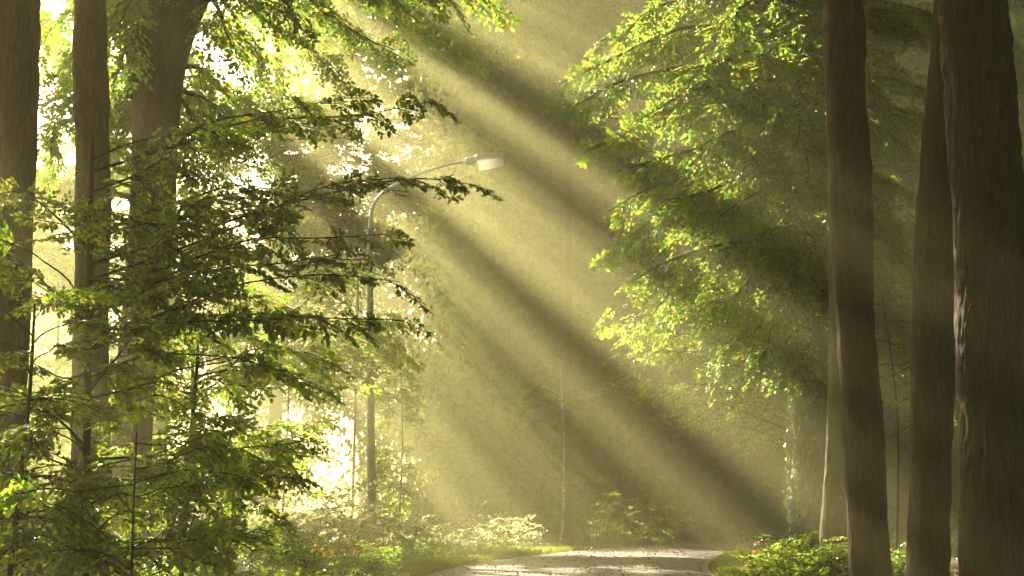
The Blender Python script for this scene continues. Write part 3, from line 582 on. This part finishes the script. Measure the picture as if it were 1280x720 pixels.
shrub('bright_bramble', 'small yellow bramble in front of the lamp post foot', 478, 700, 31, .9, .6, TP_b, 'yellow', 7, 20)
shrub('green_shrub', 'fresh green shrub at the foot of the mossy trunk', 1010, 720, 23, 1.6, 1.0, TP_b, 'yellow', 8, 70)
shrub('yellow_shrub', 'low yellow-tipped plant at the right road edge', 965, 725, 23.5, .7, .6, TP_b, 'yellow', 9, 24)
shrub('ruddy_stalks', 'reddish dried stalks rising behind the yellow-tipped plant', 955, 690, 27, .9, .85, sprays(.35, .05, 4, 680), 'red', 10, 5)
shrub('trunk_foot_plant', 'small leafy plant growing between the brown and near-black trunks', 1125, 740, 21, .5, .9, TP_b, 'beech', 11, 16)
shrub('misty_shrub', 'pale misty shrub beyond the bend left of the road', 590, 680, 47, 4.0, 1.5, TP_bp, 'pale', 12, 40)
shrub('far_bush', 'faint bush with sun-flecked leaves right of the birch stem', 790, 660, 54, 4.0, 2.3, TP_bp, 'yellow', 13, 26)
shrub('holly_bush', 'dim leafy bush at the far roadside before the dark wood', 730, 655, 53, 3.6, 3.2, TP_bp, 'wood_leaf', 14, 36)

# grass on the verges, leaf litter: uncountable
def blades(n, sel, seed, hmin, hmax):
    r = np.random.default_rng(seed); x, y = sel(r, n); z = ground_z(x, y)
    P = np.stack([x, y, z - .01], 1); a_ = r.uniform(0, 2 * PI, len(x)); D = np.stack([np.cos(a_) * .45, np.sin(a_) * .45, np.ones(len(x))], 1)
    return P, D, np.stack([-np.sin(a_), np.cos(a_), r.normal(0, .2, len(x))], 1), r.uniform(hmin, hmax, len(x))
def verge(side):
    def f(r, n):
        y = r.uniform(14, 52, n); d = ROADW + np.abs(r.normal(0, .9, n)) - .05; return road_center(y) + side * d, y
    return f
cr = Crown()
for sd, s_ in ((-1, 1), (1, 2)):
    P, D, N, s = blades(26000, verge(sd), s_, .05, .17); cr.loose(P, D, N, s)
V, Q = None, None
Pg, Dg, Ng, sg = (np.concatenate(a) for a in zip(*cr.l))
V, Q = leaf_geo(Pg, Dg, Ng, sg)
V = V.reshape(-1, 6, 3); ctr = V.mean(1, keepdims=True); ax_ = unit(V[:, 3:4] - V[:, 0:1]); rel = V - V[:, 0:1]; along = (rel * ax_).sum(-1, keepdims=True) * ax_
V = (V[:, 0:1] + along + (rel - along) * .22).reshape(-1, 3)
props(obj('grass', npmesh('grass', V, Q, [M['grass']])), 'short sunlit grass along both road verges', 'grass', kind='stuff')
cr = Crown(); r = np.random.default_rng(5); n = 42000; nr = 2600
x = np.concatenate([r.uniform(-14, 12, n), road_center(np.full(nr, 40.)) * 0]); y = np.concatenate([r.uniform(12, 58, n), r.uniform(22, 60, nr)])
x[n:] = road_center(y[n:]) + np.clip(r.normal(0, 1.9, nr), -2.6, 2.6)
d = np.abs(x - road_center(y)); kz = np.where(d < ROADW - .1, -.02 + .05 * (1 - (d / (ROADW - .1)) ** 2), ground_z(x, y)) + .012
k = (d < ROADW - .1) & (np.arange(len(x)) < n); keep = ~k
P = np.stack([x, y, kz], 1)[keep]; m_ = len(P)
cr.loose(P, np.stack([r.normal(0, 1, m_), r.normal(0, 1, m_), r.uniform(0, .35, m_)], 1), np.stack([r.normal(0, .25, m_), r.normal(0, .25, m_), np.ones(m_)], 1), r.uniform(.05, .1, m_))
props(obj('leaf_litter', cr.mesh('leaf_litter', np.zeros(3), M['litter'])), 'fallen brown leaves scattered over the road and woodland floor', 'leaf litter', kind='stuff')
cr = Crown(); n = 9000; y = r.uniform(14, 50, n); x = road_center(y) - ROADW - .8 - np.abs(r.normal(0, 3.2, n))
kz = ground_z(x, y); nn = make_noise(77, 4)(x, y) > .1; x, y, kz = x[nn], y[nn], kz[nn]
for q in range(4):
    m_ = len(x); cr.loose(np.stack([x + r.normal(0, .08, m_), y + r.normal(0, .08, m_), kz + r.uniform(.03, .3, m_)], 1), np.stack([r.normal(0, 1, m_), r.normal(0, 1, m_), r.normal(0, .3, m_)], 1), np.stack([r.normal(0, .4, m_), r.normal(0, .4, m_), np.ones(m_)], 1), r.uniform(.06, .12, m_))
props(obj('ground_cover', cr.mesh('ground_cover', np.zeros(3), M['beech'])), 'low leafy ground cover on the left bank', 'ground cover', kind='stuff')

# ------------------------------------------------------------------ street lamp
YL = 36
g = at(464, 690, YL); base = np.array([g[0], g[1], float(ground_z(g[0], g[1]))])
root = thing('street_lamp', 'slim grey street lamp with a curved arm over the road', 'street lamp', base)
rel = lambda px, py, dy=0: at(px, py, YL + dy) - base
V, Q = tube([(0, 0, -.1, .10), (0, 0, 1.3, .10), (0, 0, 1.4, .098), (*rel(463, 480), .085), (*rel(462.5, 290), .06)], 60, 20)
obj('pole', npmesh('pole', V, Q, [M['pole']], smooth=True), root)
V, Q = tube([(*rel(462.5, 296), .045), (*rel(463.5, 272), .045), (*rel(470, 250), .038), (*rel(492, 232), .034), (*rel(525, 217), .031), (*rel(560, 206), .030), (*rel(592, 201), .030)], 60, 14)
obj('arm', npmesh('arm', V, Q, [M['alu']], smooth=True), root)
V, Q = tube([(*rel(462.5, 300), .075), (*rel(462.5, 286), .075)], 4, 16); obj('collar', npmesh('collar', V, Q, [M['pole']], smooth=True), root)
h = thing_head = None
ax = unit(rel(632, 197) - rel(582, 202)); up_ = unit(np.array([-ax[2], 0, ax[0]])); sd = np.array([0, 1.0, 0]); o0 = rel(582, 202)
def loft(sections, mat, name, parent):
    """sections: (along, half width, z low, z high) closed loft of rounded sections"""
    V = []; m_ = 16
    for s_, hw, z0, z1 in sections:
        for q in range(m_):
            a_ = 2 * PI * q / m_; ca, sa = math.cos(a_), math.sin(a_)
            cx = math.copysign(abs(ca) ** .55, ca) * hw; cz = (z0 + z1) / 2 + math.copysign(abs(sa) ** .55, sa) * (z1 - z0) / 2
            V.append(o0 + ax * s_ + sd * cx + up_ * cz)
    n = len(sections); Q = []
    for i_ in range(n - 1):
        for q in range(m_): Q.append((i_ * m_ + q, i_ * m_ + (q + 1) % m_, (i_ + 1) * m_ + (q + 1) % m_, (i_ + 1) * m_ + q))
    for b0 in (0, (n - 1) * m_):
        for q in range(0, m_ // 2 - 1): Q.append((b0 + q, b0 + q + 1, b0 + m_ - 2 - q, b0 + m_ - 1 - q))
    return obj(name, npmesh(name, V, Q, [mat], smooth=False), parent)
head = loft([(0, .06, -.075, .075), (.03, .085, -.09, .09), (.22, .10, -.09, .10), (.27, .15, -.02, .125), (.5, .17, -.01, .14), (.82, .16, -.01, .12), (.9, .13, -.005, .09), (.915, .08, .01, .06)], M['alu'], 'lamp_head', root)
loft([(.27, .13, -.20, -.023), (.30, .145, -.225, -.023), (.6, .15, -.215, -.013), (.84, .14, -.175, -.013), (.87, .12, -.15, -.013)], M['glass'], 'lamp_bowl', head)
loft([(.47, .03, .142, .16), (.49, .04, .142, .25), (.55, .045, .142, .30), (.60, .035, .142, .24)], M['amber'], 'photocell', head)

# ------------------------------------------------------------------ haze
hm, t, o = newmat('haze')
pv = t.nodes.new('ShaderNodeVolumePrincipled'); pv.inputs['Color'].default_value = (1.0, .94, .46, 1); pv.inputs['Density'].default_value = .006; pv.inputs['Anisotropy'].default_value = .5
t.links.new(pv.outputs[0], o.inputs['Volume'])
x0, x1, y0, y1, z0, z1 = -175, 175, -65, 175, -1.6, 34
V = [(x, y, z) for z in (z0, z1) for x, y in ((x0, y0), (x1, y0), (x1, y1), (x0, y1))]
Q = [(0, 3, 2, 1), (4, 5, 6, 7), (0, 1, 5, 4), (1, 2, 6, 5), (2, 3, 7, 6), (3, 0, 4, 7)]
props(obj('haze', npmesh('haze', V, Q, [hm])), 'golden morning mist filling the wood', 'haze', kind='stuff')

# ------------------------------------------------------------------ render settings
scene.render.engine = 'CYCLES'; c = scene.cycles
c.max_bounces = 5; c.diffuse_bounces = 3; c.glossy_bounces = 2; c.transmission_bounces = 4; c.volume_bounces = 0; c.transparent_max_bounces = 4
c.use_denoising = True; c.denoiser = 'OPENIMAGEDENOISE'; c.denoising_input_passes = 'RGB_ALBEDO_NORMAL'; c.sample_clamp_indirect = 6.0; c.caustics_reflective = False; c.caustics_refractive = False
c.use_adaptive_sampling = False
vs = scene.view_settings; vs.view_transform = 'Standard'; vs.look = 'None'; vs.exposure = 2.88; vs.gamma = 1; vs.use_curve_mapping = False
